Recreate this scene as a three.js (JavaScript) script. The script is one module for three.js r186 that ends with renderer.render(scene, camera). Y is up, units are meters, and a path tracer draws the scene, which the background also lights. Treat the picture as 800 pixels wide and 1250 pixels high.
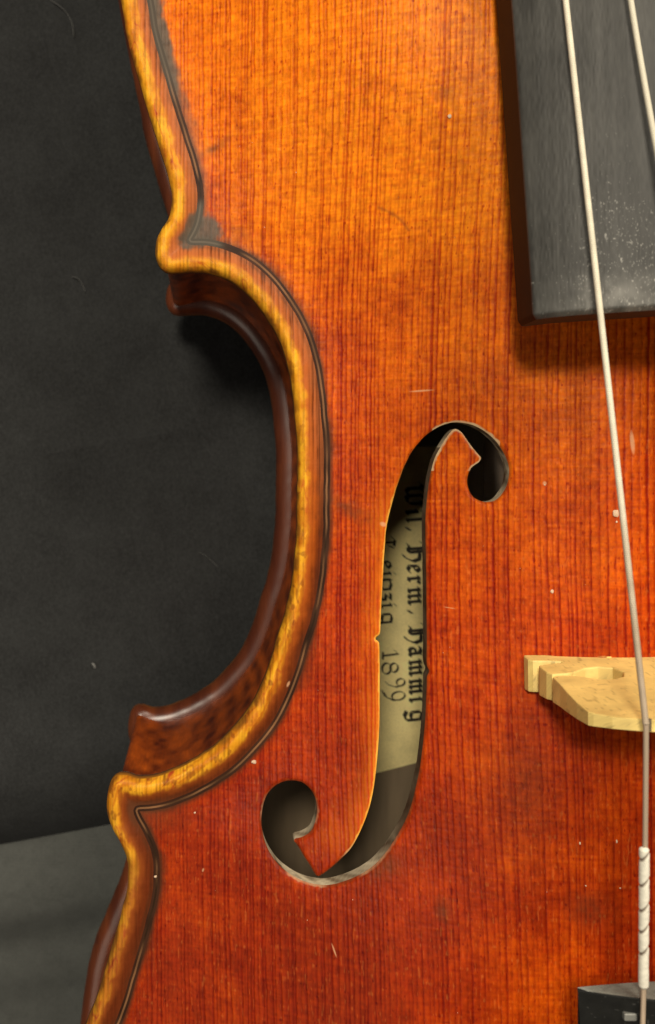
import * as THREE from 'three';
import { mergeGeometries } from 'three/addons/utils/BufferGeometryUtils.js';
import { RoundedBoxGeometry } from 'three/addons/geometries/RoundedBoxGeometry.js';
import { RectAreaLightUniformsLib } from 'three/addons/lights/RectAreaLightUniformsLib.js';

// ---------------------------------------------------------------- camera, light, exposure
// Lengths below are millimetres above the violin's edge plane: x across, z towards the tailpiece, h upwards.
const MM = 0.001, EYE = 150, EDGE_Y = 0.0805;             // the edge plane lies 80.5 mm above the table
const scene = new THREE.Scene();
const camera = new THREE.PerspectiveCamera(2 * Math.atan(0.5) * 180 / Math.PI, 0.64, 0.01, 10);
camera.position.set(0, EDGE_Y + EYE * MM, 0);
camera.up.set(0, 0, -1);
camera.lookAt(0, 0, 0);
camera.setViewOffset(800, 1250, 153, 59, 800, 1250);      // the photograph is an off-centre crop
camera.focus = 0.141; camera.userData.fStop = 34;
RectAreaLightUniformsLib.init();
scene.background = new THREE.Color(0.062, 0.060, 0.058);  // dim room
function ceilingLamp(strength, size, x, y, z) {            // the room's lamps, out of the picture above the table
  const l = new THREE.RectAreaLight(new THREE.Color(1.0, 0.90, 0.74), strength, size, size);
  l.name = 'room_lamp'; l.position.set(x, y, z); l.lookAt(0.03, 0.08, 0.0); l.castShadow = true; scene.add(l);
}
ceilingLamp(145, 0.075, -0.075, 0.60, -0.17);
ceilingLamp(13.5, 0.29, 0.26, 0.52, -0.40);
ceilingLamp(2.4, 0.3, -0.34, 0.62, 0.30);
const renderer = new THREE.WebGLRenderer({ antialias: true });
renderer.toneMapping = THREE.LinearToneMapping;
renderer.toneMappingExposure = 0.95;
renderer.shadowMap.enabled = true;

// ---------------------------------------------------------------- small helpers
const clamp = (x, a = 0, b = 1) => x < a ? a : x > b ? b : x;
const lerp = (a, b, t) => a + (b - a) * t;
const sstep = (a, b, x) => { const t = clamp((x - a) / (b - a)); return t * t * (3 - 2 * t); };
const gauss = (x, s) => Math.exp(-0.5 * (x / s) * (x / s));
function hash(ix, iy, seed) {
  let h = Math.imul(ix, 374761393) ^ Math.imul(iy, 668265263) ^ Math.imul(seed, 2147483647 ^ 0x5bd1e995);
  h = Math.imul(h ^ (h >>> 13), 1274126177); h ^= h >>> 16; h = Math.imul(h, 2246822519); h ^= h >>> 13;
  return (h >>> 0) / 4294967296;
}
function noise(x, y, seed = 1) {
  const ix = Math.floor(x), iy = Math.floor(y), fx = x - ix, fy = y - iy;
  const sx = fx * fx * (3 - 2 * fx), sy = fy * fy * (3 - 2 * fy);
  const a = hash(ix, iy, seed), b = hash(ix + 1, iy, seed), c = hash(ix, iy + 1, seed), d = hash(ix + 1, iy + 1, seed);
  return a + (b - a) * sx + (c - a) * sy + (a - b - c + d) * sx * sy;
}
const fbm = (x, y, seed, n = 3) => { let s = 0, a = 0.5, t = 0; for (let i = 0; i < n; i++) { s += a * noise(x, y, seed + i * 17); t += a; x *= 2.03; y *= 2.03; a *= 0.5; } return s / t; };
let rngState = 12345;
const rnd = () => { rngState = (Math.imul(rngState, 1664525) + 1013904223) >>> 0; return rngState / 4294967296; };
const V = (x, h, z) => new THREE.Vector3(x * MM, EDGE_Y + h * MM, z * MM);
const spot = (u, v, h) => [(u - 247) * (EYE - h) / 1250, (v - 566) * (EYE - h) / 1250];   // where a sight line meets height h
function setNormalsUp(g) { g.computeVertexNormals(); return g; }
function geo(pos, idx, uv, col) {
  const g = new THREE.BufferGeometry();
  g.setAttribute('position', new THREE.Float32BufferAttribute(pos, 3));
  if (uv) g.setAttribute('uv', new THREE.Float32BufferAttribute(uv, 2));
  if (col) g.setAttribute('color', new THREE.Float32BufferAttribute(col, 3));
  g.setIndex(idx); g.computeVertexNormals();
  return g;
}
function part(name, g, m, parent, label) {
  const o = new THREE.Mesh(g, m); o.name = name; o.castShadow = o.receiveShadow = true;
  if (label) o.userData.label = label;
  parent.add(o); return o;
}
function tag(o, label, category, group, kind) {
  if (label) o.userData.label = label;
  if (category) o.userData.category = category;
  if (group) o.userData.group = group;
  if (kind) o.userData.kind = kind;
  return o;
}
function dataTex(w, h, fn, srgb = true, wrap = THREE.RepeatWrapping) {
  const d = new Uint8Array(w * h * 4), c = [0, 0, 0];
  const enc = (x) => { x = clamp(x); return 255 * (x <= 0.0031308 ? 12.92 * x : 1.055 * Math.pow(x, 1 / 2.4) - 0.055); };
  const lut = new Uint8Array(4097); for (let i = 0; i <= 4096; i++) lut[i] = Math.round(enc(i / 4096));
  for (let y = 0, o = 0; y < h; y++) for (let x = 0; x < w; x++, o += 4) {
    fn(x, y, c);
    for (let k = 0; k < 3; k++) d[o + k] = srgb ? lut[(clamp(c[k]) * 4096) | 0] : Math.round(clamp(c[k]) * 255);
    d[o + 3] = 255;
  }
  const t = new THREE.DataTexture(d, w, h, THREE.RGBAFormat, THREE.UnsignedByteType);
  t.wrapS = t.wrapT = wrap; t.magFilter = THREE.LinearFilter; t.minFilter = THREE.LinearMipmapLinearFilter; t.generateMipmaps = true;
  if (srgb) t.colorSpace = THREE.SRGBColorSpace;
  t.needsUpdate = true; return t;
}

// ---------------------------------------------------------------- outline of the body (bass side, mirrored about the centre line)
const CX = 62;
const pxl = (list, h = -1) => list.map(([u, v]) => spot(u, v, h));
const leftOutline = [
  [CX, -192], [45, -191], [28, -187], [8, -177], [-8, -160], [-17, -137], [-18.6, -114], [-16.6, -92],
  ...pxl([[147.5, 0], [156, 50], [168, 92], [181, 137], [195, 181], [205, 215], [210.5, 243], [207, 264], [197, 280], [190.5, 295], [190, 311], [195, 324], [204, 331.5],
    [228, 331.5], [252, 331.5], [282, 342], [305, 360], [325, 385], [341, 413], [351.5, 445], [358.5, 484], [362.5, 530], [364, 570], [363.5, 626], [361.5, 674], [358, 708], [350.5, 744], [339.5, 780],
    [320, 836], [298, 874], [264, 911], [228, 933.5], [193, 948], [169, 951], [155, 947], [143, 947.5], [134, 957.5], [130.2, 975], [131.3, 994], [138, 1013], [147.5, 1030], [154.5, 1047], [156.5, 1066], [154.5, 1090], [149.5, 1110], [142, 1138], [131, 1174], [119, 1215], [106, 1250]]),
  [-19.6, 88.5], [-21.6, 95], [-22.7, 102], [-23.6, 110], [-25, 124], [-26, 145], [-24, 168], [-12, 190], [5, 203], [28, 209.5], [CX, 211]];
function smoothCurve(pts, per) {
  const c = new THREE.CatmullRomCurve3(pts.map(([x, z]) => new THREE.Vector3(x, 0, z)), false, 'centripetal');
  const out = [];
  for (let i = 0; i < pts.length - 1; i++) {
    const n = Math.max(2, Math.round(Math.hypot(pts[i + 1][0] - pts[i][0], pts[i + 1][1] - pts[i][1]) / per));
    for (let k = 0; k < n; k++) { const p = c.getPoint((i + k / n) / (pts.length - 1)); out.push([p.x, p.z]); }
  }
  out.push(pts[pts.length - 1]); return out;
}
const leftDense = smoothCurve(leftOutline, 0.5);
for (let i = 2; i < leftDense.length - 2; i++) { const p = leftDense[i], n = noise(i * 0.37, 2, 11) * 0.6 + noise(i * 0.09, 5, 12) - 0.8; p[0] += 0.16 * n; p[1] += 0.10 * n; }   // small nicks of wear along the edge
const outline = [...leftDense, ...leftDense.slice(1, -1).reverse().map(([x, z]) => [2 * CX - x, z])];

class Field {                                           // signed distance to a closed polygon, positive inside
  constructor(poly) {
    this.p = poly; this.n = poly.length; this.cells = new Map(); this.rows = new Map(); this.S = 3;
    for (let i = 0; i < this.n; i++) {
      const a = poly[i], b = poly[(i + 1) % this.n];
      const r0 = Math.floor(Math.min(a[1], b[1]) * 2), r1 = Math.floor(Math.max(a[1], b[1]) * 2);
      for (let r = r0; r <= r1; r++) { let l = this.rows.get(r); if (!l) this.rows.set(r, l = []); l.push(i); }
    }
  }
  segD2(i, x, z) {
    const a = this.p[i], b = this.p[(i + 1) % this.n], ex = b[0] - a[0], ez = b[1] - a[1], wx = x - a[0], wz = z - a[1];
    const t = clamp((wx * ex + wz * ez) / (ex * ex + ez * ez + 1e-12)), dx = wx - t * ex, dz = wz - t * ez;
    return dx * dx + dz * dz;
  }
  near(x, z) {
    const S = this.S, ix = Math.floor(x / S), iz = Math.floor(z / S), key = ix * 4096 + iz;
    let l = this.cells.get(key);
    if (!l) {
      const cx = (ix + 0.5) * S, cz = (iz + 0.5) * S, ds = new Float64Array(this.n); let m = 1e9;
      for (let i = 0; i < this.n; i++) { ds[i] = Math.sqrt(this.segD2(i, cx, cz)); if (ds[i] < m) m = ds[i]; }
      l = []; const lim = m + S * 1.4143; for (let i = 0; i < this.n; i++) if (ds[i] <= lim) l.push(i);
      this.cells.set(key, l);
    }
    return l;
  }
  d(x, z) {
    const l = this.near(x, z); let m = 1e18;
    for (let k = 0; k < l.length; k++) { const q = this.segD2(l[k], x, z); if (q < m) m = q; }
    let odd = false; const r = this.rows.get(Math.floor(z * 2));
    if (r) for (let k = 0; k < r.length; k++) {
      const a = this.p[r[k]], b = this.p[(r[k] + 1) % this.n];
      if ((a[1] > z) !== (b[1] > z) && x < a[0] + (z - a[1]) / (b[1] - a[1]) * (b[0] - a[0])) odd = !odd;
    }
    return odd ? Math.sqrt(m) : -Math.sqrt(m);
  }
}
const body = new Field(outline);

// arching of the belly
// the same distance with the three edge curves blended softly, so that the arching has no crease behind the corners
const tipAt = (u, v) => { const [x, z] = spot(u, v, -1); let b = 0, m = 1e9; leftDense.forEach((p, i) => { const q = Math.hypot(p[0] - x, p[1] - z); if (q < m) { m = q; b = i; } }); return b; };
const iUp = tipAt(190, 311), iLow = tipAt(130.2, 975), openCurve = (a) => new Field([...a, ...a.slice(1, -1).reverse()]);
const pieces = [openCurve(leftDense.slice(0, iUp + 1)), openCurve(leftDense.slice(iUp, iLow + 1)), openCurve(leftDense.slice(iLow))];
function softD(x, z, d) {
  if (d <= 0) return d;
  if (x > CX) x = 2 * CX - x;
  let s = 0; const T = 2.6; for (const f of pieces) s += Math.exp(-(Math.abs(f.d(x, z)) - d) / T);
  return Math.max(0, d - T * Math.log(s));
}
function archShape(d) {
  const w = d > 4.8 ? (d - 4.8) * (d - 4.8) / (d - 4.8 + 2.2) : 0, t = clamp(w / 44);
  return 0.52 * (0.5 - 0.5 * Math.cos(Math.PI * t)) + 0.48 * Math.sin(Math.PI / 2 * t);
}
const AX0 = -60, AZ0 = -210, AS = 1.5, AW = 165, AH = 290;
let arch = new Float64Array(AW * AH);
for (let j = 0; j < AH; j++) for (let i = 0; i < AW; i++) { const d = body.d(AX0 + i * AS, AZ0 + j * AS); arch[j * AW + i] = d > 0 ? archShape(softD(AX0 + i * AS, AZ0 + j * AS, d)) : 0; }
const archRaw = arch.slice();
for (let it = 0; it < 14; it++) {
  const b = arch.slice();
  for (let j = 1; j < AH - 1; j++) for (let i = 1; i < AW - 1; i++) { const k = j * AW + i; b[k] = 0.25 * arch[k] + 0.125 * (arch[k - 1] + arch[k + 1] + arch[k - AW] + arch[k + AW]) + 0.0625 * (arch[k - AW - 1] + arch[k - AW + 1] + arch[k + AW - 1] + arch[k + AW + 1]); }
  arch = b;
}
function archSmooth(x, z) {
  const gx = clamp((x - AX0) / AS, 1, AW - 3), gz = clamp((z - AZ0) / AS, 1, AH - 3), ix = Math.floor(gx), iz = Math.floor(gz), fx = gx - ix, fz = gz - iz;
  const w = (t) => [(1 - t) ** 3 / 6, (3 * t * t * t - 6 * t * t + 4) / 6, (-3 * t * t * t + 3 * t * t + 3 * t + 1) / 6, t * t * t / 6];
  const wx = w(fx), wz = w(fz); let s = 0;
  for (let b = 0; b < 4; b++) for (let a = 0; a < 4; a++) s += wx[a] * wz[b] * arch[(iz - 1 + b) * AW + ix - 1 + a];
  return s;
}
function archAt(x, z, d) {
  const k = sstep(7, 18, d), raw = k < 1 ? archShape(softD(x, z, d)) : 0;
  const a = k > 0 ? lerp(raw, archSmooth(x, z), k) : raw;
  return a * (1 - 0.45 * sstep(45, 175, -z)) * (1 - 0.25 * sstep(80, 190, z));
}
function bead(d) {
  if (d < 1.2) { const q = 1.2 - Math.max(d, 0); return -1.2 + Math.sqrt(Math.max(0, 1.44 - q * q)); }
  return -0.95 * (0.5 - 0.5 * Math.cos(Math.PI * clamp((d - 1.2) / 2.9)));
}
const bellyH = (x, z, d) => bead(d) + (d < 4 ? 0.16 * (fbm(x * 0.55, z * 0.55, 15, 2) - 0.5) * sstep(4, 2.5, d) * sstep(-0.2, 0.8, d) : 0) + 15.2 * archAt(x, z, d);
const bellyAt = (x, z) => bellyH(x, z, body.d(x, z));
function onBelly(u, v) { let h = 5, p; for (let i = 0; i < 25; i++) { p = spot(u, v, h); h = lerp(h, bellyAt(p[0], p[1]), 0.7); } return [p[0], p[1], h]; }

// ---------------------------------------------------------------- the bass side sound hole
const fholePx = [
  [463.5, 788], [464, 844], [463, 899], [459, 946], [453, 980], [442, 1012], [427.5, 1038], [409, 1056], [397, 1065.5], [389, 1070.5], [386, 1069],
  [380, 1059], [370, 1043.5], [362.5, 1031], [359, 1027], [361, 1024.5], [370, 1022], [380, 1015], [385.5, 1003], [387.3, 988], [384.5, 973], [376.5, 960.6], [364, 954], [349, 954],
  [334.5, 961], [324, 975.5], [319.5, 997], [321, 1018], [327.6, 1037], [340, 1056], [359.5, 1071], [381, 1079.5], [402, 1081], [427, 1074.5], [449, 1063], [470, 1043.5],
  [487, 1018], [499.5, 992.5], [508, 963], [514.5, 929], [519, 886], [521.3, 844], [522, 826], [524.5, 819], [522, 813.5], [521.5, 788], [521, 712.5], [520.5, 670], [520, 636], [521.5, 610.5], [525, 585], [531, 560], [540, 543], [550, 528], [556, 523.5], [563, 526.5],
  [573, 540], [583, 553], [588, 559.5], [586, 563.5], [577, 570], [571.5, 582], [572.5, 597], [580, 608], [592, 612.8], [604, 611.5], [613.5, 603], [620.5, 589], [621.5, 568], [612.5, 547], [598, 530.5], [577, 518.5],
  [555, 515.5], [538, 520], [521, 531], [509, 543.5], [499.5, 558], [492.5, 573], [487, 588], [482, 603.5], [477.7, 620], [474, 636], [471.6, 648], [470.4, 664], [469, 688], [467.6, 714], [465.8, 742], [464.5, 771], [463.8, 774], [458.5, 780.5], [463, 784]];
const fholePts = fholePx.map(([u, v]) => onBelly(u, v).slice(0, 2));
const fc = new THREE.CatmullRomCurve3(fholePts.map(([x, z]) => new THREE.Vector3(x, 0, z)), true, 'centripetal');
const fpoly = []; for (let i = 0; i < fholePts.length * 6; i++) { const p = fc.getPoint(i / (fholePts.length * 6)); fpoly.push([p.x + 0.05 * (noise(i * 0.31, 3, 5) - 0.5), p.z + 0.05 * (noise(i * 0.31, 9, 6) - 0.5)]); }
const hole = new Field(fpoly), holeBox = new THREE.Box2(); fpoly.forEach(([x, z]) => holeBox.expandByPoint(new THREE.Vector2(x, z)));
function holeD(x, z) {                                   // positive outside both sound holes
  if (x > CX) x = 2 * CX - x;
  const gx = Math.max(holeBox.min.x - x, x - holeBox.max.x, 0), gz = Math.max(holeBox.min.y - z, z - holeBox.max.y, 0), g = Math.hypot(gx, gz);
  return g > 6 ? g : -hole.d(x, z);
}

// ---------------------------------------------------------------- plates cut from a grid along a zero line
function axis(lo, hi, f0, f1, fine, coarse) {
  const a = []; for (let x = f0; x <= f1 + 1e-9; x += fine) a.push(x);
  let s = fine, x = f0; const left = []; while (x > lo) { s = Math.min(coarse, s * 1.25); x -= s; left.unshift(x); }
  s = fine; x = a[a.length - 1]; const right = []; while (x < hi) { s = Math.min(coarse, s * 1.25); x += s; right.push(x); }
  return [...left, ...a, ...right];
}
function plate(xs, zs, phi, top, under, rimCol) {
  const W = xs.length, H = zs.length, f = new Float64Array(W * H);
  for (let j = 0; j < H; j++) for (let i = 0; i < W; i++) f[j * W + i] = phi(xs[i], zs[j]);
  const px = [], pz = [], id = new Map(), tri = [], rim = [];
  const node = (i, j) => { const k = (j * W + i) * 3; let q = id.get(k); if (q === undefined) { q = px.length; px.push(xs[i]); pz.push(zs[j]); id.set(k, q); } return q; };
  const cross = (i0, j0, i1, j1) => {
    if (i1 < i0 || j1 < j0) [i0, j0, i1, j1] = [i1, j1, i0, j0];
    const k = (j0 * W + i0) * 3 + (i1 > i0 ? 1 : 2); let q = id.get(k); if (q !== undefined) return q;
    const fa = f[j0 * W + i0], fb = f[j1 * W + i1], t = clamp(fa / (fa - fb), 0.002, 0.998);
    q = px.length; px.push(lerp(xs[i0], xs[i1], t)); pz.push(lerp(zs[j0], zs[j1], t)); id.set(k, q); return q;
  };
  for (let j = 0; j < H - 1; j++) for (let i = 0; i < W - 1; i++) {
    const c = [[i, j], [i, j + 1], [i + 1, j + 1], [i + 1, j]], s = c.map(([a, b]) => f[b * W + a] >= 0);
    if (!(s[0] || s[1] || s[2] || s[3])) continue;
    const poly = []; let exit = -1;
    for (let k = 0; k < 4; k++) {
      const a = c[k], b = c[(k + 1) & 3];
      if (s[k]) poly.push(node(a[0], a[1]));
      if (s[k] !== s[(k + 1) & 3]) { const q = cross(a[0], a[1], b[0], b[1]); poly.push(q); if (s[k]) exit = poly.length - 1; }
    }
    if (exit >= 0) { const a = poly[exit], b = poly[(exit + 1) % poly.length]; rim.push(a, b); }
    for (let k = 1; k < poly.length - 1; k++) tri.push(poly[0], poly[k], poly[k + 1]);
  }
  const n = px.length, up = new Float32Array(n), dn = new Float32Array(n);
  for (let k = 0; k < n; k++) { up[k] = top(px[k], pz[k]); dn[k] = Math.min(under(px[k], pz[k]), up[k] - 0.05); }
  const surf = (hs, flip, uvOf) => {
    const pos = new Float32Array(n * 3), uv = new Float32Array(n * 2), idx = new Uint32Array(tri.length);
    for (let k = 0; k < n; k++) { pos[3 * k] = px[k] * MM; pos[3 * k + 1] = EDGE_Y + hs[k] * MM; pos[3 * k + 2] = pz[k] * MM; const q = uvOf(px[k], pz[k]); uv[2 * k] = q[0]; uv[2 * k + 1] = q[1]; }
    for (let k = 0; k < tri.length; k += 3) { idx[k] = tri[k]; idx[k + 1] = tri[flip ? k + 2 : k + 1]; idx[k + 2] = tri[flip ? k + 1 : k + 2]; }
    const g = new THREE.BufferGeometry(); g.setAttribute('position', new THREE.BufferAttribute(pos, 3)); g.setAttribute('uv', new THREE.BufferAttribute(uv, 2)); g.setIndex(new THREE.BufferAttribute(idx, 1)); g.computeVertexNormals(); return g;
  };
  const wall = (keep, levels = 4) => {
    const m = new Map(), pos = [], uv = [], col = [], idx = [];
    const row = (k) => { let q = m.get(k); if (q === undefined) { q = pos.length / 3; for (let l = 0; l <= levels; l++) { const h = lerp(up[k], dn[k], l / levels); pos.push(px[k] * MM, EDGE_Y + h * MM, pz[k] * MM); uv.push((px[k] + pz[k]) * 0.05, h * 0.05); col.push(...rimCol(px[k], pz[k], l / levels)); } m.set(k, q); } return q; };
    for (let k = 0; k < rim.length; k += 2) { if (!keep(px[rim[k]], pz[rim[k]])) continue; const a = row(rim[k]), b = row(rim[k + 1]); for (let l = 0; l < levels; l++) idx.push(a + l, a + l + 1, b + l, b + l, a + l + 1, b + l + 1); }
    return geo(pos, idx, uv, col);
  };
  return { surf, wall, up, dn, W, H, f };
}
function contours(xs, zs, f, level) {                    // chains of points where f crosses the level
  const W = xs.length, H = zs.length, pts = new Map(), link = new Map();
  const cr = (i0, j0, i1, j1) => {
    if (i1 < i0 || j1 < j0) [i0, j0, i1, j1] = [i1, j1, i0, j0];
    const k = (j0 * W + i0) * 2 + (i1 > i0 ? 0 : 1);
    if (!pts.has(k)) { const a = f[j0 * W + i0] - level, b = f[j1 * W + i1] - level, t = clamp(a / (a - b)); pts.set(k, [lerp(xs[i0], xs[i1], t), lerp(zs[j0], zs[j1], t)]); }
    return k;
  };
  for (let j = 0; j < H - 1; j++) for (let i = 0; i < W - 1; i++) {
    const c = [[i, j], [i, j + 1], [i + 1, j + 1], [i + 1, j]], s = c.map(([a, b]) => f[b * W + a] >= level); let out = -1, inn = -1;
    for (let k = 0; k < 4; k++) if (s[k] !== s[(k + 1) & 3]) { const q = cr(...c[k], ...c[(k + 1) & 3]); if (s[k]) out = q; else inn = q; }
    if (out >= 0) link.set(out, inn);
  }
  const chains = [];
  while (link.size) { const start = link.keys().next().value; let k = start; const ch = []; while (link.has(k)) { ch.push(pts.get(k)); const n = link.get(k); link.delete(k); k = n; } chains.push(ch); }
  return chains.sort((a, b) => b.length - a.length);
}
function resample(ch, step, rounds = 3) {
  for (let r = 0; r < rounds; r++) ch = ch.map((p, i) => { const a = ch[(i + ch.length - 1) % ch.length], b = ch[(i + 1) % ch.length]; return [0.5 * p[0] + 0.25 * (a[0] + b[0]), 0.5 * p[1] + 0.25 * (a[1] + b[1])]; });
  const out = []; let acc = step;
  for (let i = 0; i < ch.length; i++) {
    const a = ch[i], b = ch[(i + 1) % ch.length], L = Math.hypot(b[0] - a[0], b[1] - a[1]); let at = step - acc;
    if (acc === step) at = 0;
    while (at <= L) { out.push([lerp(a[0], b[0], at / (L || 1)), lerp(a[1], b[1], at / (L || 1))]); at += step; }
    acc = L - (at - step);
  }
  return out;
}

// ---------------------------------------------------------------- colour of the belly
const TX0 = -34, TZ0 = -76, TXW = 110, TZH = 170, TW = 1325, TH = 2048;
const bellyUV = (x, z) => [(x - TX0) / TXW, (z - TZ0) / TZH];
const dGridW = 441, dGridH = 681, dGrid = new Float32Array(dGridW * dGridH), hGrid = new Float32Array(dGridW * dGridH);
for (let j = 0; j < dGridH; j++) for (let i = 0; i < dGridW; i++) { const x = TX0 + i * 0.25, z = TZ0 + j * 0.25; dGrid[j * dGridW + i] = body.d(x, z); hGrid[j * dGridW + i] = holeD(x, z); }
function sampleGrid(g, x, z) {
  const gx = clamp((x - TX0) * 4, 0, dGridW - 1.001), gz = clamp((z - TZ0) * 4, 0, dGridH - 1.001), i = Math.floor(gx), j = Math.floor(gz), fx = gx - i, fz = gz - j, k = j * dGridW + i;
  return lerp(lerp(g[k], g[k + 1], fx), lerp(g[k + dGridW], g[k + dGridW + 1], fx), fz);
}
// annual rings: positions across the plate
const rings = []; for (let x = -60; x < 140;) { rings.push({ x, w: 0.6 + 0.9 * rnd(), k: rnd() < 0.1 ? 1.2 : 0.28 + 0.72 * rnd() }); x += lerp(0.52, 0.76, sstep(-5, 50, x)) * (0.6 + 0.8 * rnd()); }
const ringIndex = []; { let r = 0; for (let i = 0; i < 4000; i++) { const x = -50 + i * 0.045; while (r < rings.length - 2 && rings[r + 1].x <= x) r++; ringIndex.push(r); } }
function grain(x, z) {                                   // 0 early wood .. 1 late wood line
  const xx = x + 0.55 * (noise(x * 0.06, z * 0.018, 31) - 0.5) * 2 + 0.16 * (noise(x * 0.7, z * 0.09, 32) - 0.5) + 0.13 * (noise(x * 1.3, z * 0.55, 34) - 0.5);
  const i = clamp(Math.floor((xx + 50) / 0.045), 0, 3999); let r = ringIndex[i];
  const a = rings[r], b = rings[r + 1], t = clamp((xx - a.x) / (b.x - a.x)), e = (1 - t) * (b.x - a.x), s = t * (b.x - a.x);
  const line = b.k * Math.max(gauss(e, 0.12 * b.w + 0.07), 0) + 0.35 * b.k * Math.pow(t, 3) + a.k * 0.9 * gauss(s, 0.07);
  return clamp(line * (0.38 + 0.62 * noise(xx * 1.6, z * 0.13, 33) + 0.62 * noise(xx * 2.2, z * 0.62, 35)), 0, 1.2);
}
const S = (u, v) => onBelly(u, v);
const stains = [                                          // u, v, radii in mm, turn, strength: dark stains and worn places seen on the varnish
  [262, 180, 2.6, 0.7, -0.5, 0.55], [470, 1055, 2.6, 1.6, -0.6, 0.55], [425, 620, 3.6, 1.1, 0.5, 0.5], [738, 840, 1.2, 3.4, 0.1, 0.45], [541, 1112, 0.9, 1.3, 0, 0.6], [718, 1110, 2.8, 2.4, 0, 0.35],
  [285, 290, 3.0, 2.0, 0, 0.35], [545, 115, 0.9, 0.8, 0, 0.45], [640, 960, 3, 6, 0, 0.25], [590, 470, 5, 4, 0.4, 0.12], [650, 300, 3, 6, 0, 0.15]].map(([u, v, a, b, t, k]) => { const p = S(u, v); return { x: p[0], z: p[1], a, b, c: Math.cos(t), s: Math.sin(t), k }; });
const pale = [[515, 477, 1.6, 0.14, -0.05], [549, 742, 0.75, 0.07, 0.1], [665, 590, 0.25, 0.3, 0], [408, 1160, 0.12, 0.9, -0.35], [772, 540, 0.3, 1.6, -0.1], [468, 640, 0.5, 0.35, 0.4], [248, 1062, 0.14, 0.3, 0.3], [352, 835, 0.2, 0.5, 0.4]].map(([u, v, a, b, t]) => { const p = S(u, v); return { x: p[0], z: p[1], a, b, c: Math.cos(t), s: Math.sin(t) }; });
const ell = (o, x, z) => { const dx = x - o.x, dz = z - o.z, p = (dx * o.c + dz * o.s) / o.a, q = (-dx * o.s + dz * o.c) / o.b; return p * p + q * q; };
const cornerUp = spot(240, 282, -1), cornerLow = spot(168, 985, -1);
const AMBER = [0.80, 0.205, 0.003], ORANGE = [0.62, 0.080, 0.002], RED = [0.37, 0.032, 0.002], DEEP = [0.15, 0.013, 0.002];
const mix3 = (o, b, t) => { o[0] += (b[0] - o[0]) * t; o[1] += (b[1] - o[1]) * t; o[2] += (b[2] - o[2]) * t; };
const heightBuf = new Float32Array(TW * TH);
const arcP = S(492, 265);
const stemLine = [[528, 530], [515, 560], [503, 600], [497, 640], [494, 700], [492.5, 800], [489, 900], [483, 950], [470, 1000], [447, 1040], [400, 1076], [380, 1084]].map(([u, v]) => S(u, v));
const stemX = (z) => { let i = 0; while (i < stemLine.length - 2 && stemLine[i + 1][1] < z) i++; const a = stemLine[i], b = stemLine[i + 1]; return lerp(a[0], b[0], clamp((z - a[1]) / (b[1] - a[1]))); };
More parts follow.
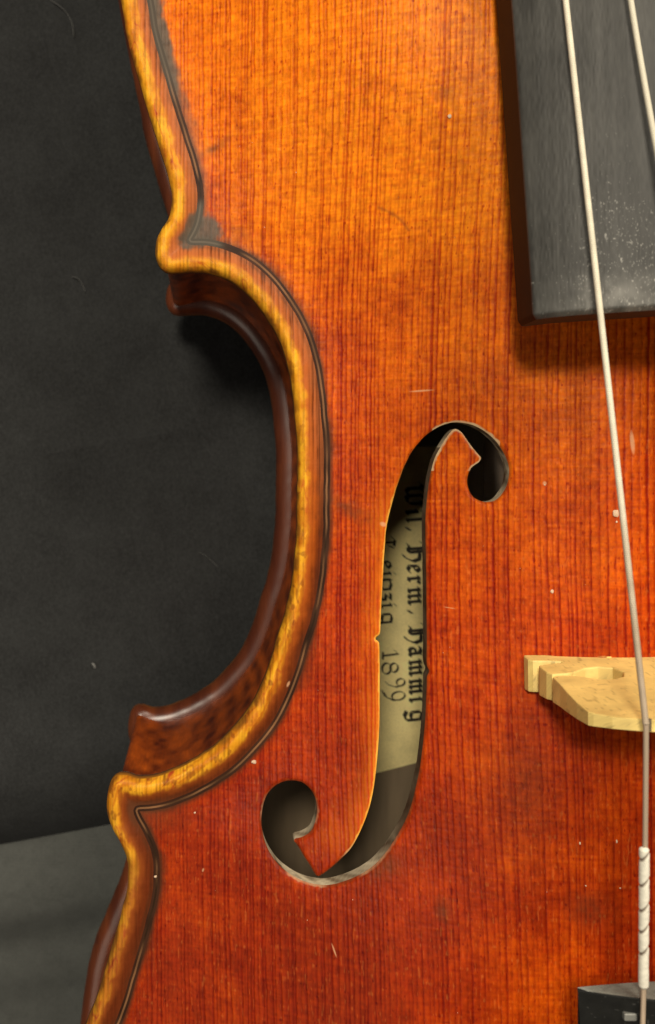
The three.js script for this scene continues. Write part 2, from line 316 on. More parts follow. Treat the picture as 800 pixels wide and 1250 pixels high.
function bellyColour(px, py, c) {
  const x = TX0 + (px + 0.5) / TW * TXW, z = TZ0 + (py + 0.5) / TH * TZH, d = sampleGrid(dGrid, x, z), hd = sampleGrid(hGrid, x, z);
  const big = fbm(x * 0.045, z * 0.04, 41, 3) - 0.5, mid = fbm(x * 0.22, z * 0.17, 45, 3) - 0.5, fine = fbm(x * 1.6, z * 1.1, 51, 2) - 0.5;
  const g = grain(x, z);
  // varnish: worn to amber towards the upper bout, deeper red below
  let am = 1.12 * gauss(x - 26, 24) * (1 - sstep(-52, 4, z)) + 0.30 * gauss(x - 44, 13) * gauss(z + 12, 34) + 0.62 * big + 0.42 * mid + 0.13 * fine;
  am = clamp(am, 0, 1);
  const dp = clamp(0.95 * sstep(12, 78, z) * (1 - 0.3 * gauss(x - 42, 12)) + 0.22 * gauss(z + 6, 22) * gauss(x - 17, 9) + 0.22 * gauss(x, 7) * (1 - sstep(-30, 0, z)) - 0.85 * big - 0.55 * mid - 0.1, 0, 0.85);
  c[0] = ORANGE[0]; c[1] = ORANGE[1]; c[2] = ORANGE[2];
  mix3(c, AMBER, am); mix3(c, RED, clamp(0.58 * (1 - am) * sstep(-45, 5, z) + dp * 0.75)); mix3(c, DEEP, 0.62 * dp * dp);
  const ripple = noise(x * 0.5, z * 2.6, 61) - 0.5 + 0.6 * (noise(x * 1.1, z * 5.1, 62) - 0.5);
  const mott = noise(x * 3.3, z * 1.9, 63) - 0.5 + 0.7 * (noise(x * 6.1, z * 3.4, 64) - 0.5), lum = 1 + 0.20 * ripple + 0.34 * fine + 0.18 * mid + 0.24 * mott;
  c[0] *= lum; c[1] *= lum * (1 + 0.22 * ripple); c[2] *= lum;
  // late wood lines
  const gs = (1.0 - 0.28 * am) * (0.94 - 0.20 * sstep(5, 60, z));
  c[0] *= 1 - 0.50 * gs * g; c[1] *= 1 - 0.80 * gs * g; c[2] *= 1 - 0.62 * gs * g;
  // little bright pores and dark flecks along the grain
  const fl = noise(x * 5.2, z * 1.3, 71), fk = noise(x * 5.8, z * 1.5, 73);
  if (fl > 0.80) { const t = (fl - 0.80) * 3.2; c[0] += 0.16 * t; c[1] += 0.07 * t; c[2] += 0.015 * t; }
  if (fk > 0.84) { const t = 1 - (fk - 0.84) * 3; c[0] *= t; c[1] *= t * t; c[2] *= t; }
  for (const s of stains) { const q = ell(s, x, z); if (q < 9) { const k = s.k * Math.exp(-q) * (0.6 + 0.9 * noise(x * 1.3, z * 1.3, 77)); mix3(c, [0.11, 0.035, 0.012], clamp(k)); } }
  { const r = Math.hypot(x - arcP[0] + 6, z - arcP[1] - 6); const a = gauss(r - 8, 0.16) * (x > arcP[0] - 3.5 && z < arcP[1] + 2 ? 1 : 0); mix3(c, [0.2, 0.04, 0.01], 0.5 * a); }
  // worn yellow wood along the bass edge of the sound hole stem
  if (hd < 7) {
    const sx = stemX(z), left = x < sx && z > -2 && z < 57 ? sstep(-1.5, 8, z) * sstep(56.5, 52, z) * sstep(sx - 8.5, sx - 5, x) : 0;
    if (left) { const wv = 1.35 + 1.5 * noise(z * 0.11, 3, 81); const k = left * clamp(0.85 * Math.exp(-hd / wv * 1.3) * (0.55 + 0.9 * noise(x * 1.2, z * 0.35, 82))) * lerp(0.75, 1, sstep(10, 40, z)); mix3(c, [0.72, 0.215 - 0.11 * g, 0.008], k); }
    const rimK = sstep(0.34, 0.1, hd + 0.16 * (noise(x * 2.2, z * 2.2, 83) - 0.5));
    if (rimK > 0) {
      const wingUp = z < 1 && x > stemX(z) && x < 41.5 ? 1 : 0, low = sstep(46, 53, z) * sstep(29, 23, x), tone = clamp(sstep(0.4, 0.6, noise(x * 0.3, z * 0.3, 84)) * low + wingUp);
      const rc = [lerp(0.14, 0.60, tone), lerp(0.045, 0.44, tone), lerp(0.015, 0.25, tone)];
      mix3(rc, [0.90, 0.46, 0.07], left); mix3(c, rc, rimK * (0.5 + 0.4 * Math.max(left, wingUp)) * (0.45 + 0.75 * noise(x * 1.1 + 4, z * 0.55, 85)));
    }
  }
  // edge work: worn bead, channel, purfling grime
  if (d < 9) {
    const up = 1 - sstep(-5, 12, z), wob = 0.7 * (noise(x * 0.5, z * 0.5, 91) - 0.5) + 0.4 * (noise(x * 2.1, z * 1.4, 92) - 0.5);
    const dd = d + wob * 0.8;
    const chan = [lerp(0.12, 0.42, up), lerp(0.028, 0.13, up), lerp(0.008, 0.042, up)]; mix3(chan, [0.48, 0.105, 0.010], 0.75 * gauss(z - 8, 16) * sstep(3.6, 2.0, dd));
    const cg = 1 - 0.45 * g * (0.4 + up);
    const chMix = sstep(5.4, 4.2, dd) * 0.9;
    mix3(c, [chan[0] * cg, chan[1] * cg, chan[2] * cg], chMix);
    // grime that collected beside the purfling
    const gr = gauss(d - 4.55, 0.42) * (0.5 + 0.5 * noise(x * 0.35, z * 0.35, 94)) + 0.6 * gauss(d - 3.45, 0.22) * noise(x * 0.5, z * 0.5, 95) + 0.35 * gauss(dd - 5.4, 0.5) * sstep(0.45, 0.75, noise(x * 0.22, z * 0.22, 93));
    mix3(c, [0.050, 0.020, 0.009], clamp(gr * lerp(1, 0.85, up)));
    // grey worn patch along the upper bout channel and in the upper corner
    const ub = sstep(-47, -58, z + 4 * (noise(x, z * 0.4, 96) - 0.5)) * sstep(3.6, 4.4, dd) * sstep(6.4, 5.3, dd + 1.2 * (fbm(x * 0.9, z * 0.5, 99, 2) - 0.5));
    const qx = x - cornerUp[0], qz = z - cornerUp[1], cr = sstep(1.25, 0.75, Math.hypot(qx / 3.6, (qz + 0.12 * qx) / 2.4) + 0.55 * (fbm(x * 1.1, z * 1.1, 97, 2) - 0.5)) * sstep(2.3, 3.0, dd);
    const w2 = 0.5 * gauss(dd - 5.0, 0.5) * sstep(-28, -36, z) * 0.6;
    const dirt = [0.085 + 0.04 * fine, 0.072 + 0.034 * fine, 0.054 + 0.024 * fine];
    mix3(c, dirt, clamp(Math.max(ub, cr, w2 * noise(x * 0.3, z * 0.3, 98) * 1.4) * 0.93));
    const cl = gauss(x - cornerLow[0], 4) * gauss(z - cornerLow[1], 2.6) * sstep(2.6, 3.4, dd); mix3(c, [0.10, 0.042, 0.018], 0.6 * cl);
    // bead
    const bw = lerp(1.9, 2.25, sstep(-20, -50, z)) + 0.2 * gauss(z - 45, 12) - 0.45 * gauss(z - 5, 16) - 0.55 * sstep(46, 58, z);
    const bk = sstep(bw + 0.45, bw - 0.45, dd), bn = noise(x * 1.1, z * 0.7, 101), bm = noise(x * 2.7, z * 2.4, 102);
    const bt = [lerp(0.66, 0.92, bn), lerp(0.24, 0.46, bn), lerp(0.010, 0.025, bn)];
    const pt = lerp(0.35, 1, sstep(-30, 25, z)); mix3(bt, [0.50, 0.135, 0.008], 0.75 * pt * sstep(0.42, 0.72, fbm(dd * 1.6 + x * 0.25, z * 0.22 + x * 0.2, 110, 3))); mix3(bt, [0.22, 0.06, 0.01], 0.6 * pt * sstep(0.62, 0.78, fbm(x * 1.5, z * 0.9, 112, 2)));
    const lowb = sstep(50, 62, z) * (0.35 + 0.4 * noise(x * 0.4, z * 0.3, 103)); mix3(bt, [0.36, 0.13, 0.02], lowb);
    const tick = 1 - 0.42 * clamp(g * (0.3 + 1.0 * noise(x * 0.8, z * 0.8, 105)));
    const sp = 1 - 0.16 * sstep(0.6, 0.95, bm) - 0.30 * sstep(0.55, 0.75, fbm(x * 0.9, z * 0.35, 107, 3)) - 0.5 * gauss(noise(x * 0.7 + dd, z * 0.35, 108) - 0.5, 0.035) * sstep(0.4, 0.7, noise(x * 0.2, z * 0.2, 109));
    mix3(c, [bt[0] * tick * (0.5 + 0.5 * sp), bt[1] * tick * sp, bt[2] * tick], bk * 0.96);
    mix3(c, [0.52, 0.13, 0.02], 0.25 * gauss(dd - bw - 0.3, 0.4));
    // dirty outer rim under the crest
    const ok = sstep(0.55, 0.1, dd) * 0.7 * sstep(0.4, 0.75, noise(x * 0.6, z * 0.6, 106)); mix3(c, [0.16, 0.06, 0.012], clamp(ok));
  }
  for (const s of pale) { const q = ell(s, x, z); if (q < 4) mix3(c, [0.75, 0.42, 0.22], 0.6 * clamp(1.3 - q)); }
  heightBuf[py * TW + px] = clamp(0.55 - 0.30 * g + 0.3 * fine + 0.16 * (noise(x * 3.1, z * 3.1, 111) - 0.5) + 0.10 * (fl - 0.5) + 0.12 * ripple);
}
const bellyMap = dataTex(TW, TH, bellyColour, true, THREE.MirroredRepeatWrapping);
const bellyBump = dataTex(TW, TH, (x, y, c) => { c[0] = c[1] = c[2] = heightBuf[y * TW + x]; }, false, THREE.MirroredRepeatWrapping);
const matBelly = new THREE.MeshPhysicalMaterial({ map: bellyMap, bumpMap: bellyBump, bumpScale: 0.0001, roughness: 0.42, specularIntensity: 0.17 });

// ---------------------------------------------------------------- wood for the ribs and back
const flame = (seed, dark, lightc) => dataTex(1024, 512, (x, y, c) => {
  const u = x / 1024, v = y / 512, a = 0.5 + 0.5 * Math.sin((u * 22 + 1.2 * noise(u * 9, v * 1.6, seed)) * 2 * Math.PI), n = fbm(u * 40, v * 9, seed + 2, 3), k = clamp(0.35 * a * noise(u * 7, 1, seed + 5) * 1.6 + 0.75 * (n - 0.2));
  const f = noise(u * 500, v * 20, seed + 9);
  for (let i = 0; i < 3; i++) c[i] = lerp(dark[i], lightc[i], k) * (0.86 + 0.28 * f);
}, true);
const ribMap = flame(201, [0.10, 0.014, 0.003], [0.85, 0.16, 0.008]);
const matRib = new THREE.MeshPhysicalMaterial({ map: ribMap, roughness: 0.34, specularIntensity: 0.5 });
const backMap = flame(231, [0.07, 0.016, 0.007], [0.17, 0.042, 0.012]);
const matBack = new THREE.MeshPhysicalMaterial({ map: backMap, roughness: 0.3, specularIntensity: 1.0 });
const rawMap = dataTex(512, 512, (x, y, c) => { const u = x / 512, v = y / 512, n = fbm(u * 60, v * 8, 251, 3), m = fbm(u * 5, v * 5, 255, 3), k = 0.7 + 0.35 * n + 0.3 * (m - 0.5); c[0] = 0.22 * k; c[1] = 0.16 * k; c[2] = 0.095 * k; });
const matRaw = new THREE.MeshStandardMaterial({ map: rawMap, roughness: 0.9 });
const matRim = new THREE.MeshPhysicalMaterial({ vertexColors: true, roughness: 0.75, specularIntensity: 0.4 });

// ---------------------------------------------------------------- surroundings
const tabletop = part('tabletop', new THREE.BoxGeometry(1.6, 0.03, 1.2), new THREE.MeshStandardMaterial({ color: new THREE.Color(0.06, 0.05, 0.04), roughness: 0.7 }), scene);
tabletop.position.set(0, -0.019, 0); tag(tabletop, 'dark table top under the cloths', null, null, 'structure');

const clothTex = dataTex(512, 512, (x, y, c) => { const u = x / 512, v = y / 512, w = 0.5 + 0.25 * Math.sin(u * 512 * Math.PI / 4) + 0.25 * Math.sin(v * 512 * Math.PI / 4), n = fbm(u * 14, v * 14, 301, 4), f = noise(u * 256, v * 256, 303), k = 0.62 + 0.25 * n + 0.2 * (w - 0.5) + 0.3 * (f - 0.5) + 0.1; c[0] = c[1] = c[2] = k; });
const clothMap = clothTex.clone(); clothMap.repeat.set(14, 14); clothMap.needsUpdate = true;
{
  const pos = [], uv = [], idx = [], NX = 160, NZ = 120;
  for (let j = 0; j <= NZ; j++) for (let i = 0; i <= NX; i++) {
    const x = -260 + 520 * i / NX, z = 20 + 260 * j / NZ, q = z + 0.16 * x, w = z + 0.22 * x + 3 * (noise(x * 0.03, z * 0.02, 311) - 0.5);
    let h = -75 + 1.6 * (fbm(x * 0.02, z * 0.03, 312, 3) - 0.5) + 2.6 * gauss(w - 84, 7) + 0.3 - 3.4 * sstep(88, 98, w) + 0.9 * gauss(w - 104, 3.5) - 0.8 * gauss(w - 112, 4) + 0.35 * (fbm(x * 0.1, z * 0.14, 314, 2) - 0.5);
    pos.push(x * MM, EDGE_Y + h * MM, z * MM); uv.push(i / NX, j / NZ * 0.5);
    if (i < NX && j < NZ) { const a = j * (NX + 1) + i; idx.push(a, a + NX + 1, a + 1, a + 1, a + NX + 1, a + NX + 2); }
  }
  const cloth = part('grey_cloth', geo(pos, idx, uv), new THREE.MeshStandardMaterial({ map: clothMap, color: new THREE.Color(0.088, 0.092, 0.084), bumpMap: clothTex, bumpScale: 0.0001, roughness: 0.95 }), scene);
  tag(cloth, 'wrinkled grey cloth at the lower left, below the front edge of the black pad', 'cloth');
}
const feltTex = dataTex(1024, 1024, (x, y, c) => { const u = x / 1024, v = y / 1024, n = fbm(u * 12, v * 12, 321, 4), f = noise(u * 340, v * 340, 323), f2 = noise(u * 900, v * 160, 325), k = clamp(0.46 + 0.42 * (n - 0.5) + 0.30 * (f - 0.5) + 0.20 * (f2 - 0.5) + (f > 0.95 ? 0.12 : 0)); c[0] = k; c[1] = k; c[2] = k; });
const feltMap = feltTex.clone(); feltMap.repeat.set(5, 5); feltMap.needsUpdate = true;
{
  // a pad with a rolled front edge; a runs along the edge, b away from it
  const tilt = Math.atan2(-4.2, 24), ex = Math.cos(tilt), ez = Math.sin(tilt), bx = ez, bz = -ex, ox = -30, oz = 85.0, R = 28;
  const prof = []; for (let k = 0; k <= 4; k++) prof.push([0, -R - 2 + k * 0.5]);
  for (let k = 1; k <= 18; k++) { const a = k / 18 * Math.PI / 2; prof.push([R - R * Math.cos(a), -R + R * Math.sin(a)]); }
  for (let k = 1; k <= 90; k++) prof.push([R + k * 4.6, 0]);
  const pos = [], uv = [], idx = [], NA = 120; let L = 0;
  prof.forEach(([b, h], j) => {
    if (j) L += Math.hypot(b - prof[j - 1][0], h - prof[j - 1][1]);
    for (let i = 0; i <= NA; i++) {
      const a = -260 + 520 * i / NA, x = ox + ex * a + bx * b, z = oz + ez * a + bz * b;
      const wv = (0.9 * (fbm(x * 0.018, z * 0.018, 331, 3) - 0.5) - 0.55) * sstep(R * 0.6, R * 1.5, b);
      pos.push(x * MM, EDGE_Y + (-60.6 + h + wv) * MM, z * MM); uv.push(a / 520 + 0.5, L / 520);
      if (i < NA && j < prof.length - 1) { const q = j * (NA + 1) + i; idx.push(q, q + 1, q + NA + 1, q + 1, q + NA + 2, q + NA + 1); }
    }
  });
  const pad = part('black_pad', geo(pos, idx, uv), new THREE.MeshStandardMaterial({ map: feltMap, color: new THREE.Color(0.038, 0.040, 0.040), bumpMap: feltTex, bumpScale: 0.00015, roughness: 0.92 }), scene);
  tag(pad, 'matt black felt pad with a rolled front edge, lying under the violin', 'pad');
}

// ---------------------------------------------------------------- the violin
const violin = new THREE.Group(); violin.name = 'violin'; scene.add(violin);
tag(violin, 'old red orange varnished violin lying on its back on the black pad', 'violin');

const xs = axis(-48, 172, -34, 72, 0.27, 2.4), zs = axis(-200, 220, -76, 92, 0.27, 2.4);
const rimNoise = (x, z, l) => {
  const n = fbm(x * 0.45 + l * 0.8, z * 0.45, 401, 2) * 0.7 + 0.3 * noise(x * 1.7 + l * 3, z * 1.7 - l * 2, 402), m = noise(x * 2 + l * 4, z * 2, 403), low = Math.max(sstep(44, 53, z) * sstep(29, 23, x), x > 34 && z < 8 ? 1 : 0);
  const t = clamp((n - 0.30) * 2.4) * lerp(0.15, 1, low), k = 0.75 + 0.5 * m;
  return [lerp(0.10, 0.62, t) * k, lerp(0.055, 0.52, t) * k, lerp(0.028, 0.36, t) * k];
};
const holeUnder = (x, z, d) => bellyH(x, z, d) - 2.7;
const chamfer = (hd) => hd < 0.4 ? 0.28 * (1 - Math.max(hd, 0) / 0.4) ** 2 : 0;
const top = plate(xs, zs, (x, z) => Math.min(body.d(x, z), holeD(x, z)), (x, z) => bellyH(x, z, body.d(x, z)) - chamfer(holeD(x, z)), (x, z) => {
  const d = Math.max(body.d(x, z), 0);
  if (d < 1) return -3.9 + 1 - Math.sqrt(Math.max(0, 1 - (1 - d) ** 2));
  return d < 6 ? -3.9 : lerp(-3.9, holeUnder(x, z, d), sstep(6, 10, d));
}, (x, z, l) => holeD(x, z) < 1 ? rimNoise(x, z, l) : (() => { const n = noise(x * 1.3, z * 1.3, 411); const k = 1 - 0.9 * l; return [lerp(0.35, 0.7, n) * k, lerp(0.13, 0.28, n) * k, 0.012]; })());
const belly = part('belly', top.surf(top.up, false, bellyUV), matBelly, violin, 'red orange varnished spruce top with fine vertical grain');
part('belly_underside', top.surf(top.dn, true, (x, z) => [x * 0.01, z * 0.01]), matRaw, belly);
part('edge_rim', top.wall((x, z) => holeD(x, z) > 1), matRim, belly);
part('sound_hole_edge', top.wall((x, z) => holeD(x, z) <= 1 && x < CX), matRim, belly, 'chipped pale edge of the bass side sound hole');
part('sound_hole_edge', top.wall((x, z) => holeD(x, z) <= 1 && x >= CX), matRim, belly);

// purfling: three thin plies let into the channel
const dField = new Float64Array(xs.length * zs.length);
for (let j = 0; j < zs.length; j++) for (let i = 0; i < xs.length; i++) dField[j * xs.length + i] = body.d(xs[i], zs[j]);
function ribbon(ch, stops, lift) {
  const pos = [], col = [], idx = [], n = ch.length, w = stops.length;
  ch.forEach(([x, z], i) => {
    const a = ch[(i + n - 2) % n], b = ch[(i + 2) % n]; let tx = b[0] - a[0], tz = b[1] - a[1]; const L = Math.hypot(tx, tz) || 1; tx /= L; tz /= L;
    const wear = noise(x * 0.25, z * 0.25, 421), nk = 0.75 + 0.5 * noise(i * 0.21, 4, 423);
    for (const [o, cc, light] of stops) {
      const qx = x - tz * o, qz = z + tx * o;
      pos.push(qx * MM, EDGE_Y + (bellyAt(qx, qz) + lift) * MM, qz * MM);
      const near = Math.max(sstep(5.2, 3.4, Math.hypot(x - cornerUp[0], z - cornerUp[1])), sstep(-51, -58, z) * 0.8), dirtC = [0.085, 0.07, 0.052];
      const k = light ? nk * lerp(0.15, 1.15, sstep(0.25, 0.7, wear)) : nk * lerp(0.7, 1.5, noise(x * 0.4, z * 0.4, 425)); col.push(lerp(cc[0] * k, dirtC[0] * (light ? 1.25 : 0.8), near), lerp(cc[1] * k, dirtC[1] * (light ? 1.25 : 0.8), near), lerp(cc[2] * k, dirtC[2] * (light ? 1.25 : 0.8), near));
    }
    for (let k = 0; k < w - 1; k++) { const p = i * w + k, q = ((i + 1) % n) * w + k; idx.push(p, q, p + 1, q, q + 1, p + 1); }
  });
  return geo(pos, idx, null, col);
}
const dk = [0.036, 0.014, 0.007], lt = [0.17, 0.08, 0.034];
const purfLine = resample(contours(xs, zs, dField, 4.25)[0], 0.4, 4);
{
  const g = ribbon(purfLine, [[-0.48, dk], [-0.16, dk], [-0.11, lt, 1], [0.11, lt, 1], [0.16, dk], [0.48, dk]], 0.025);
  const up = g.attributes.normal; if (up.getY(0) < 0) { const ix = g.index.array; for (let k = 0; k < ix.length; k += 3) { const t = ix[k + 1]; ix[k + 1] = ix[k + 2]; ix[k + 2] = t; } g.computeVertexNormals(); }
  part('purfling', g, new THREE.MeshPhysicalMaterial({ vertexColors: true, roughness: 0.5, specularIntensity: 0.2 }), belly, 'dark and pale inlaid line following the edge');
}

// ribs
const RIB_TOP = -3.9, RIB_LOW = -43;
const ribTips = [spot(196, 310, -1), spot(139, 965, -1)];
const ribField = dField.map((d, k) => { const i = k % xs.length, j = (k - i) / xs.length, x = xs[i] > CX ? 2 * CX - xs[i] : xs[i], z = zs[j]; let c = 0; for (const t of ribTips) c = Math.max(c, gauss(Math.hypot(x - t[0], z - t[1]), 4)); return d - lerp(2.7, 1.3, c); });
const ribLine = resample(contours(xs, zs, ribField, 0)[0], 0.6, 2);
{
  const pos = [], uv = [], idx = [], n = ribLine.length; let L = 0;
  for (let i = 0; i <= n; i++) {
    const p = ribLine[i % n]; if (i) { const q = ribLine[i - 1]; L += Math.hypot(p[0] - q[0], p[1] - q[1]); }
    for (let k = 0; k <= 10; k++) { const h = lerp(RIB_TOP, RIB_LOW, k / 10); pos.push(p[0] * MM, EDGE_Y + h * MM, p[1] * MM); uv.push(L / 90, k / 10); }
    if (i < n) for (let k = 0; k < 10; k++) { const a = i * 11 + k, b = a + 11; idx.push(a, a + 1, b, b, a + 1, b + 1); }
  }
  part('rib', geo(pos, idx, uv), matRib, violin, 'orange brown flamed maple side of the body');
}

// back plate
const bx_ = axis(-48, 172, -34, 72, 0.5, 3), bz_ = axis(-200, 220, -76, 92, 0.5, 3);
const backIn = (x, z, d) => { if (d < 3) { const q = 1 - Math.max(d, 0) / 3; return -43 - 1.7 * (1 - Math.sqrt(Math.max(0, 1 - q * q))); } return -43 - (d < 5 ? 0.0 : 0) - 12.2 * archAt(x, z, d) * 0.98; };
const backInAt = (x, z) => backIn(x, z, body.d(x, z));
const back = plate(bx_, bz_, (x, z) => body.d(x, z), backInAt, (x, z) => { const d = Math.max(body.d(x, z), 0); const r = d < 1.5 ? 1.5 - Math.sqrt(Math.max(0, 2.25 - (1.5 - d) ** 2)) : 0; return -47.4 + r - 12.6 * archAt(x, z, d); }, (x, z, l) => { const n = noise(x * 0.5, z * 0.5, 431); return [lerp(0.10, 0.26, n), lerp(0.03, 0.085, n), 0.014]; });
const ringShade = (x, z) => [x * 0.011, z * 0.011];
{
  const bk = part('back_plate', back.surf(back.dn, true, ringShade), matBack, violin, 'dark brown maple back with a rounded edge');
  part('edge_rim', back.wall(() => true), matRim, bk);
  // upper face: varnished on the overhang, bare wood inside the ribs
  const g = back.surf(back.up, false, ringShade), ix = g.index.array, P = g.attributes.position, a = [], b = [];
  for (let k = 0; k < ix.length; k += 3) { const x = (P.getX(ix[k]) + P.getX(ix[k + 1]) + P.getX(ix[k + 2])) / 3 / MM, z = (P.getZ(ix[k]) + P.getZ(ix[k + 1]) + P.getZ(ix[k + 2])) / 3 / MM; (body.d(x, z) < 4.2 ? a : b).push(ix[k], ix[k + 1], ix[k + 2]); }
  const ga = g.clone(); ga.setIndex(a); part('overhang', ga, matBack, bk);
  const gb = g.clone(); gb.setIndex(b); part('inner_face', gb, matRaw, bk, 'bare brown wood inside the body');
}
// bass bar under the top, seen through the upper eye
{
  const pos = [], idx = [], N = 60;
  for (let i = 0; i <= N; i++) { const z = lerp(-110, 130, i / N), e = Math.min(1, 3.2 * Math.min(i / N, 1 - i / N)); for (const [x, dh] of [[43, 0], [43, -12 * e], [48.2, -12 * e], [48.2, 0]]) pos.push(x * MM, EDGE_Y + (bellyAt(x, z) - 2.5 + dh) * MM, z * MM); if (i < N) for (let k = 0; k < 3; k++) { const a = i * 4 + k; idx.push(a, a + 1, a + 4, a + 4, a + 1, a + 5); } }
  part('bass_bar', geo(pos, idx), new THREE.MeshStandardMaterial({ color: new THREE.Color(0.36, 0.27, 0.2), roughness: 0.85 }), violin);
}

// paper label inside the back
{
  const U0 = 418, U1 = 572, V0 = 545, V1 = 941, K = 4, H0 = -52;
  const cv = document.createElement('canvas'); cv.width = (U1 - U0) * K; cv.height = (V1 - V0) * K;
  const c = cv.getContext('2d'), img = c.createImageData(cv.width, cv.height);
  for (let y = 0, o = 0; y < cv.height; y++) for (let x = 0; x < cv.width; x++, o += 4) { const n = fbm(x * 0.008, y * 0.008, 441, 3), f = noise(x * 0.25, y * 0.25, 443), k = 0.86 + 0.24 * n + 0.08 * (f - 0.5); img.data[o] = 252 * k; img.data[o + 1] = 232 * k; img.data[o + 2] = 162 * k; img.data[o + 3] = 255; }
  c.putImageData(img, 0, 0);
  c.fillStyle = 'rgb(46,40,30)'; c.strokeStyle = 'rgb(46,40,30)';
  const turn = 2.1 * Math.PI / 180;
  const pen = (org, sc, nib) => (pts) => {               // a broad pen: each stroke sweeps a slanted nib
    const q = pts.map(([s, t]) => { const u = org[0] + t * sc * Math.cos(turn) + s * sc * Math.sin(turn), v = org[1] + s * sc * Math.cos(turn) - t * sc * Math.sin(turn); return [(u - U0) * K, (v - V0) * K]; });
    const nx = nib * sc * K * 0.75, ny = nib * sc * K * 0.55;
    for (let i = 0; i < q.length - 1; i++) { const [a, b] = [q[i], q[i + 1]]; c.beginPath(); c.moveTo(a[0] - nx, a[1] - ny); c.lineTo(a[0] + nx, a[1] + ny); c.lineTo(b[0] + nx, b[1] + ny); c.lineTo(b[0] - nx, b[1] - ny); c.closePath(); c.fill(); c.lineWidth = 1.6; c.stroke(); }
  };
  const stem = (s, t0 = 0.08, t1 = 0.92) => [[[s, t1], [s, t0]], [[s - 0.16, t1 - 0.02], [s + 0.1, t1 + 0.02]], [[s - 0.08, t0 + 0.02], [s + 0.18, t0 - 0.04]]];
  const glyph = {
    i: [...stem(0.25), [[0.2, 1.28], [0.34, 1.4]]], l: stem(0.25, 0.08, 1.5), '.': [[[0.08, 0.0], [0.2, 0.22]], [[0.2, 0.0], [0.3, 0.22]]],
    r: [...stem(0.25), [[0.32, 0.8], [0.5, 0.96], [0.66, 0.86]]],
    m: [...stem(0.22), [[0.24, 0.74], [0.6, 0.98]], ...stem(0.66), [[0.7, 0.74], [1.04, 0.98]], ...stem(1.1)],
    e: [[[0.25, 0.85], [0.22, 0.2]], [[0.24, 0.14], [0.44, 0.0], [0.62, 0.14]], [[0.25, 0.88], [0.45, 1.0]], [[0.47, 0.98], [0.6, 0.72], [0.28, 0.46]]],
    a: [...stem(0.62), [[0.16, 0.9], [0.4, 1.0], [0.6, 0.86]], [[0.22, 0.42], [0.22, 0.14]], [[0.24, 0.12], [0.42, 0.0], [0.58, 0.14]], [[0.22, 0.46], [0.6, 0.58]]],
    g: [[[0.62, 0.94], [0.62, -0.3]], [[0.2, 0.84], [0.2, 0.2]], [[0.2, 0.88], [0.4, 1.0], [0.6, 0.9]], [[0.22, 0.14], [0.4, 0.04], [0.6, 0.16]], [[0.6, -0.32], [0.36, -0.48], [0.12, -0.3]]],
    p: [[[0.25, 1.0], [0.25, -0.5]], [[0.28, 0.86], [0.46, 1.0], [0.66, 0.86]], [[0.66, 0.84], [0.66, 0.2]], [[0.64, 0.14], [0.46, 0.02], [0.28, 0.1]]],
    z: [[[0.14, 0.92], [0.62, 0.92]], [[0.6, 0.9], [0.2, 0.5], [0.56, 0.4]], [[0.56, 0.4], [0.58, 0.1], [0.16, -0.1]]],
    H: [[[0.42, 1.5], [0.42, 0.1]], [[0.0, 1.12], [0.16, 1.42], [0.44, 1.52], [0.66, 1.44]], [[0.1, 0.06], [0.32, 0.2], [0.5, 0.04], [0.66, 0.1]], [[0.46, 0.86], [0.8, 1.06], [1.16, 1.0]], [[1.18, 0.98], [1.3, 0.5], [1.16, 0.1]], [[1.14, 0.1], [0.98, -0.26], [0.82, -0.34]], [[0.64, 1.4], [0.66, 0.2]]],
    W: [[[0.0, 1.2], [0.18, 1.46], [0.36, 1.3]], [[0.36, 1.4], [0.36, 0.3], [0.5, 0.06]], [[0.5, 0.06], [0.8, 0.2]], [[0.86, 1.46], [0.86, 0.2], [1.0, 0.04]], [[1.0, 0.04], [1.3, 0.2]], [[1.3, 1.46], [1.42, 1.2], [1.36, 0.3], [1.24, 0.1]], [[0.4, 1.3], [0.6, 1.46]], [[0.88, 1.3], [1.1, 1.48]]],
    L: [[[0.3, 1.46], [0.3, 0.2]], [[0.0, 1.16], [0.2, 1.46], [0.5, 1.36]], [[0.1, 0.1], [0.34, 0.18], [0.6, 0.0], [0.9, 0.16]], [[0.6, 1.3], [0.5, 0.9]]],
  };
  const write = (list, u0, sc, nib) => {                 // each letter fitted between the places where it starts and ends
    for (const [ch, v0, v1] of list) {
      let lo = 9, hi = -9; glyph[ch].flat().forEach(([a]) => { lo = Math.min(lo, a); hi = Math.max(hi, a); });
      const wide = Math.max(0.5, (v1 - v0 - 2.2 * nib * sc * 0.55) / sc / Math.max(hi - lo, 0.12)), v = v0 + nib * sc * 0.55;
      const dr = pen([u0 + (v - 600) * Math.tan(turn) - 0.8, v], sc, nib); for (const st of glyph[ch]) dr(st.map(([a, b]) => [(a - lo) * wide, b]));
    }
  };
  write([['W', 588, 617], ['i', 621, 628], ['l', 630.5, 637.5], ['.', 642, 646], ['H', 660, 686], ['e', 688, 699], ['r', 701, 713], ['m', 715, 738], ['.', 743, 747], ['H', 760, 786], ['a', 788, 802], ['m', 804, 826], ['m', 828, 849], ['i', 851, 859], ['g', 867, 882]], 492.2, 15.2, 0.185);
  write([['L', 653, 675], ['e', 682, 693], ['i', 695, 701], ['p', 704, 718], ['z', 721, 731], ['i', 733, 740], ['g', 744, 758]], 456.8, 13.4, 0.15);
  // the year, the first two figures printed, the last two written by hand
  const ink = pen([464, 790], 21, 0.065), arc = (cx, cy, rx, ry, a0, a1) => { const o = []; for (let k = 0; k <= 22; k++) { const a = lerp(a0, a1, k / 22); o.push([cx + rx * Math.cos(a), cy + ry * Math.sin(a)]); } return o; };
